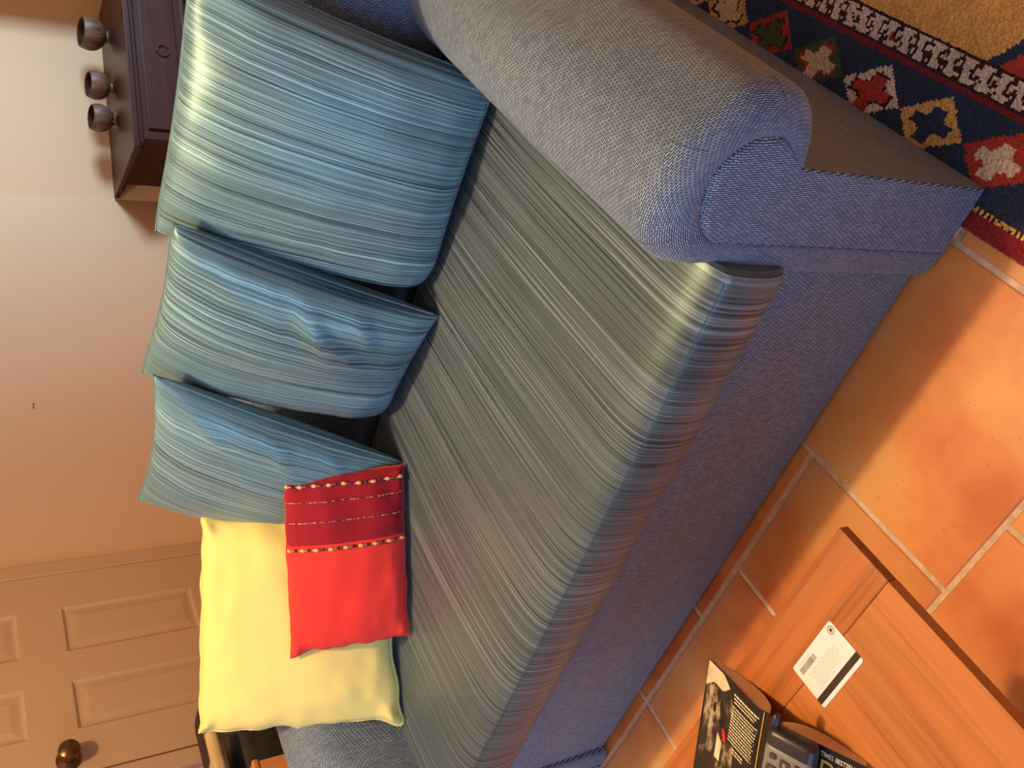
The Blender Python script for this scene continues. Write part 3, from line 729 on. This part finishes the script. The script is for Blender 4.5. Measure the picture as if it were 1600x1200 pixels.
for cxp, cyp, w_, h__ in ((-.088, -.030, .007, .013), (-.080, -.040, .008, .017), (-.071, -.022, .004, .009), (-.093, -.050, .006, .014), (-.076, -.062, .008, .012)):
    patch(mb, [(cxp - w_ / 2, cyp), (cxp - w_ * .2, cyp + h__ * .45), (cxp + w_ * .25, cyp + h__ * .5), (cxp + w_ / 2, cyp - h__ * .1), (cxp + w_ * .2, cyp - h__ / 2), (cxp - w_ * .35, cyp - h__ * .45)], .0014)
mb.build('cover_figures', M_SKEL, cv)
mb = MB()      # blurb lines on the back cover
def line(x0, x1, y_, hgt):
    x = x0
    while x < x1:
        w_ = min(R.uniform(.0022, .0058), x1 - x)
        if w_ > .0008: print_strip(mb, [(x, y_), (x + w_, y_), (x + w_, y_ + hgt), (x, y_ + hgt)], .0012)
        x += w_ + .0008
for k in range(3): line(-.062 + k * .001, -.017 - k * .003, -.0125 - k * .0042, .0026 if k == 0 else .0020)
for k in range(12): line(-.062, -.0165 - R.uniform(0, .003), -.0275 - k * .0040, .0018)
for k in range(2): line(-.052, -.032, -.078 - k * .0042, .0020)
mb.build('cover_blurb', M_INK, cv)
mb = MB(); print_strip(mb, [(-.0128, 0), (-.0118, 0), (-.0118, -HB), (-.0128, -HB)], .0013); mb.build('spine_rule', M_GOLD, cv)
mb = MB(); patch(mb, [(-.074, -.066), (-.070, -.0645), (-.066, -.071), (-.064, -.078), (-.069, -.080), (-.072, -.073)], .0016); mb.build('red_emblem', M_REDINK, cv)
mb = MB(); patch(mb, [(-.081, -.076), (-.071, -.084), (-.071, -.11), (-.081, -.11)], .0016); mb.build('pale_box', M_INK, cv)
def text_mesh(name, body, size, mat, parent, loc, rot, align='LEFT', ext=0.0, bold=0.0, sx=1.0):
    cu = bpy.data.curves.new(name, 'FONT'); cu.body = body; cu.size = size; cu.align_x = align; cu.extrude = ext; cu.offset = bold; cu.resolution_u = 4
    t = bpy.data.objects.new(name + '_tmp', cu); COL.objects.link(t)
    me = bpy.data.meshes.new_from_object(t.evaluated_get(bpy.context.evaluated_depsgraph_get()))
    bpy.data.objects.remove(t); bpy.data.curves.remove(cu)
    me.materials.clear(); o = link(name, me, parent, [mat]); o.location = loc; o.rotation_euler = rot; o.scale = (sx, 1, 1)
    return o
sl = math.atan2(.0343 - .0090, .096)
def on_front(x, y_, dz=.0014): return (x, y_, cover_z(x - .0048) + dz)
text_mesh('headline', 'TIMES BESTSELLER', 0.0078, M_INK, cv, on_front(.0700, -.0105), (0, sl, 0), bold=.00012, sx=.72)
text_mesh('title', 'DT', 0.034, M_GOLD, cv, on_front(.0700, -.0375), (0, sl, 0), sx=.8)

for o in [c for c in book.children] + [c for c in cv.children]:      # the spine sits a little nearer the front cover's edge
    if o.name.startswith(('headline', 'title')): continue
    for v in o.data.vertices: v.co.x += 0.011 * (1 - min(1, abs(v.co.x) / 0.1165))
# ---------------------------------------------------------------- phone handset on the book
ph = empty('cordless_phone', (0, 0, 0)); tag(ph, 'grey and black cordless phone handset resting on the open paperback', 'phone')
M_PHG = plain('grey_phone_plastic', (0.20, 0.185, 0.165), .4, var=.04); M_PHB = plain('dark_phone_plastic', (0.022, 0.021, 0.022), .35); M_KEY = plain('phone_key_rubber', (0.055, 0.05, 0.048), .5)
PL, PW, PT = 0.150, 0.056, 0.022
mb = MB(); mb.box((-PW / 2, -PL / 2, 0), (PW / 2, PL / 2, PT), 0.009, 4); sh = mb.build('phone_shell', M_PHB, ph, True)
mb = MB(); mb.box((-PW / 2 + .0005, -PL / 2 + .017, PT * .35), (PW / 2 - .0005, PL / 2 - .012, PT + .0012), 0.0075, 4); fp = mb.build('face_plate', M_PHG, ph, True)
# local frame of the phone: +y towards its ear end, which points away from the book's head
def key(x, y_, w_, h__, ch=None):
    k = MB().prism(rrect(w_, h__, .002, 3), 0.0022, 'z', PT + .0009).build('key', M_KEY, ph); k.location = (x, y_, 0)
    if ch: text_mesh('key_digit', ch, 0.0062, M_INK, k, (0, -.0021, PT + .0033), (0, 0, 0), 'CENTER')
yk = -PL / 2 + .033
for r_, (row) in enumerate((('*', '0', '#'), ('7', '8', '9'), ('4', '5', '6'), ('1', '2', '3'))):
    for c_i, ch in enumerate(row):
        if r_ == 0 and c_i != 1: key((c_i - 1) * .0145, yk - .0035, .0075, .0065)
        else: key((c_i - 1) * .0145, yk + r_ * .0125, .0115, .0095, ch)
MB().box((-.016, .040 - .012, PT + .0008), (.016, .040 + .010, PT + .0016)).build('display', M_PHB, ph)
MB().lathe([(.0048, 0), (.0048, .010), (.0036, .013), (.0005, .0135)], 14, Matrix.Translation((PW * .40, -PL / 2 + .001, PT * .55)) @ Matrix.Rotation(math.pi / 2, 4, 'X')).build('charging_stub', M_PHB, ph, True)
Mb = Matrix.Translation(bkO) @ Matrix.Rotation(bang, 4, 'Z')
ph.matrix_world = Mb @ Matrix.Translation((.047, .008 - PL / 2, cover_z(.043) + .0056)) @ Matrix.Rotation(math.radians(13), 4, 'Y') @ Matrix.Rotation(math.pi, 4, 'Z')

# ---------------------------------------------------------------- dark chest with coconut bowls
ch_ = empty('low_chest', CN + T50 * 0.56 - N50 * 0.37, math.radians(50)); tag(ch_, 'low dark mahogany chest with drawers against the far wall', 'chest')
TC = 0.434; LX, DY = 0.56, 0.355
MB().box((-LX, -DY - .01, TC - .028), (LX, DY, TC), .004).build('top', M_DARKW, ch_)
MB().box((-LX + .035, -DY + .025, TC - .055), (LX - .035, DY - .02, TC - .028), .006).build('moulding', M_DARKW, ch_)
MB().box((-LX + .075, -DY + .055, .12), (LX - .075, DY - .03, TC - .055)).build('body', M_DARKW, ch_)
d_ = MB().box((-LX + .125, -DY + .040, .175), (LX - .125, -DY + .056, TC - .085), .005).build('drawer', M_DARKW, ch_)
MB().tube([(.03 * math.cos(2 * math.pi * k / 24), -DY + .034, .245 + .03 * math.sin(2 * math.pi * k / 24)) for k in range(24)], .003, 6, closed=True).build('ring_pull', M_BRASS, d_, True)
MB().ball((0, -DY + .036, .275), .008, .008, .008, 10, 7).build('knob', M_BRASS, d_, True)
MB().box((-LX + .06, -DY + .045, .115), (LX - .06, DY - .025, .135), .004).build('bottom_rail', M_DARKW, ch_)
for sx in (-1, 1):
    for sy in (-1, 1):
        cx_, cy_ = sx * (LX - .10), sy * (DY - .075)
        MB().box((cx_ - .03, cy_ - .03, 0), (cx_ + .03, cy_ + .03, .125), .004).build('leg', M_DARKW, ch_)
def bowl(t, off, r, hgt, lab, tilt, foot):
    b = empty('coconut_bowl', CN + T50 * t - N50 * off + Vector((0, 0, TC + r * 0.38 * math.sin(math.radians(9))))); b.rotation_euler = (math.radians(tilt[0]), math.radians(tilt[1]), math.radians(50))
    b.rotation_euler.x = math.radians(9); tag(b, lab, 'bowl', 'coconut bowls on the chest')
    z0 = .012
    outp = [(r * .30, z0), (r * .62, z0 + hgt * .10), (r * .90, z0 + hgt * .32), (r * 1.0, z0 + hgt * .58), (r * .97, z0 + hgt * .82), (r * .88, z0 + hgt)]
    inp = [(r * .80, z0 + hgt), (r * .88, z0 + hgt * .8), (r * .9, z0 + hgt * .58), (r * .8, z0 + hgt * .35), (r * .5, z0 + hgt * .15), (0.001, z0 + hgt * .08)]
    sh_ = MB().lathe([(0.0005, z0)] + catmull(outp, 4), 28, caps=False).build('shell', M_COCO, b, True, 60)
    mbx = MB(); prof = [outp[-1]] + inp
    mbx.lathe(catmull(prof, 3)[:-1] + [(0.0005, prof[-1][1])], 28, caps=False).build('inside', M_COCOIN, b, True, 60)
    MB().lathe([(r * .34, 0), (r * .38, .004), (r * .30, .016)], 20).build('foot_ring', M_COCO, b, True)
    return b
bowl(0.838, .26, .088, .125, 'largest coconut shell bowl on the dark chest', (0, 0), 0)
bowl(0.540, .26, .076, .110, 'middle coconut shell bowl on the dark chest', (0, 0), 0)
b3 = bowl(0.352, .26, .074, .108, 'coconut shell bowl nearest the wall corner with dark twigs at its foot', (0, 0), 1)
mb = MB()
for k in range(4):
    a = math.radians(200 + k * 35); mb.tube([(math.cos(a) * .02, math.sin(a) * .02, .012), (math.cos(a) * .045, math.sin(a) * .045, .018), (math.cos(a) * .065, math.sin(a) * .065, .006)], [.005, .0045, .002], 7)
mb.build('twig_foot', M_COCO, b3, True)

# ---------------------------------------------------------------- bamboo stand beyond the far arm
st = empty('bamboo_stand', (-1.91, 0.20, 0)); tag(st, 'bamboo two-tier stand beyond the far arm of the sofa', 'stand')
def bst(name, mb, mat, sm=False): return mb.build(name, mat, st, sm)
bst('upper_shelf', MB().box((-.10, -.28, .728), (.075, .28, .752), .004), M_TANW)
bst('lower_shelf', MB().box((-.40, -.28, .46), (.20, .62, .48), .004), M_DARKW)
for x0 in (.09, -.115): bst('rail', MB().tube([(x0, -.30 + .06 * k, .755) for k in range(11)], [.017 + (.002 if k % 4 == 0 else 0) for k in range(11)], 12), M_BAMBOO, True)
for sx in (-.115, .09):
    for sy in (-.25, .06): bst('post', MB().tube([(sx, sy, .0), (sx, sy, .35), (sx, sy, .75)], .015, 12), M_BAMBOO, True)
for sx in (-.36, .16): bst('post', MB().tube([(sx, .58, .0), (sx, .58, .46)], .015, 12), M_BAMBOO, True)
bx = empty('wooden_box', (-1.750, .300, .48)); tag(bx, 'orange wooden box beside the far sofa arm', 'box')
MB().box((-.045, -.07, 0), (.005, .062, .205), .004).build('box_body', M_ORANGEW, bx); MB().box((-.048, -.074, .205), (.008, .066, .22), .004).build('lid', M_ORANGEW, bx)
bg = empty('black_bag', (-2.08, .56, .48)); tag(bg, 'black cloth bag in the shade beyond the far sofa arm', 'bag')
mb = MB(); mb.box((-.18, -.25, 0), (.24, .24, .225), .05, 4); 
for v in mb.bm.verts: v.co += Vector((1, 1, .3)) * 0.012 * noise.noise(v.co * 18)
mb.build('bag_body', M_BAGC, bg, True, 80)
MB().tube([(.15, -.10 + .02 * k, .215 + .03 * math.sin(math.pi * k / 10)) for k in range(11)], .006, 8).build('handle', M_BAGC, bg, True)
pt = empty('decorated_plate', (-1.970, .40, .765)); tag(pt, 'reddish brown decorated dish at the edge of the bamboo stand', 'dish')
M_PLT = art_mat('painted_plate_glaze', [(0.35, (0.10, 0.035, 0.02)), (0.52, (0.30, 0.11, 0.06)), (0.62, (0.20, 0.06, 0.04)), (0.75, (0.55, 0.42, 0.30))], 30, 0)
MB().lathe([(.03, 0), (.035, .003), (.07, .014), (.073, .018), (.068, .017), (.04, .008), (.001, .006)], 32).build('dish_body', M_PLT, pt, True, 60)
MB().lathe([(.030, -.010), (.028, 0), (.030, .002)], 24).build('dish_foot', M_DARKW, pt, True)
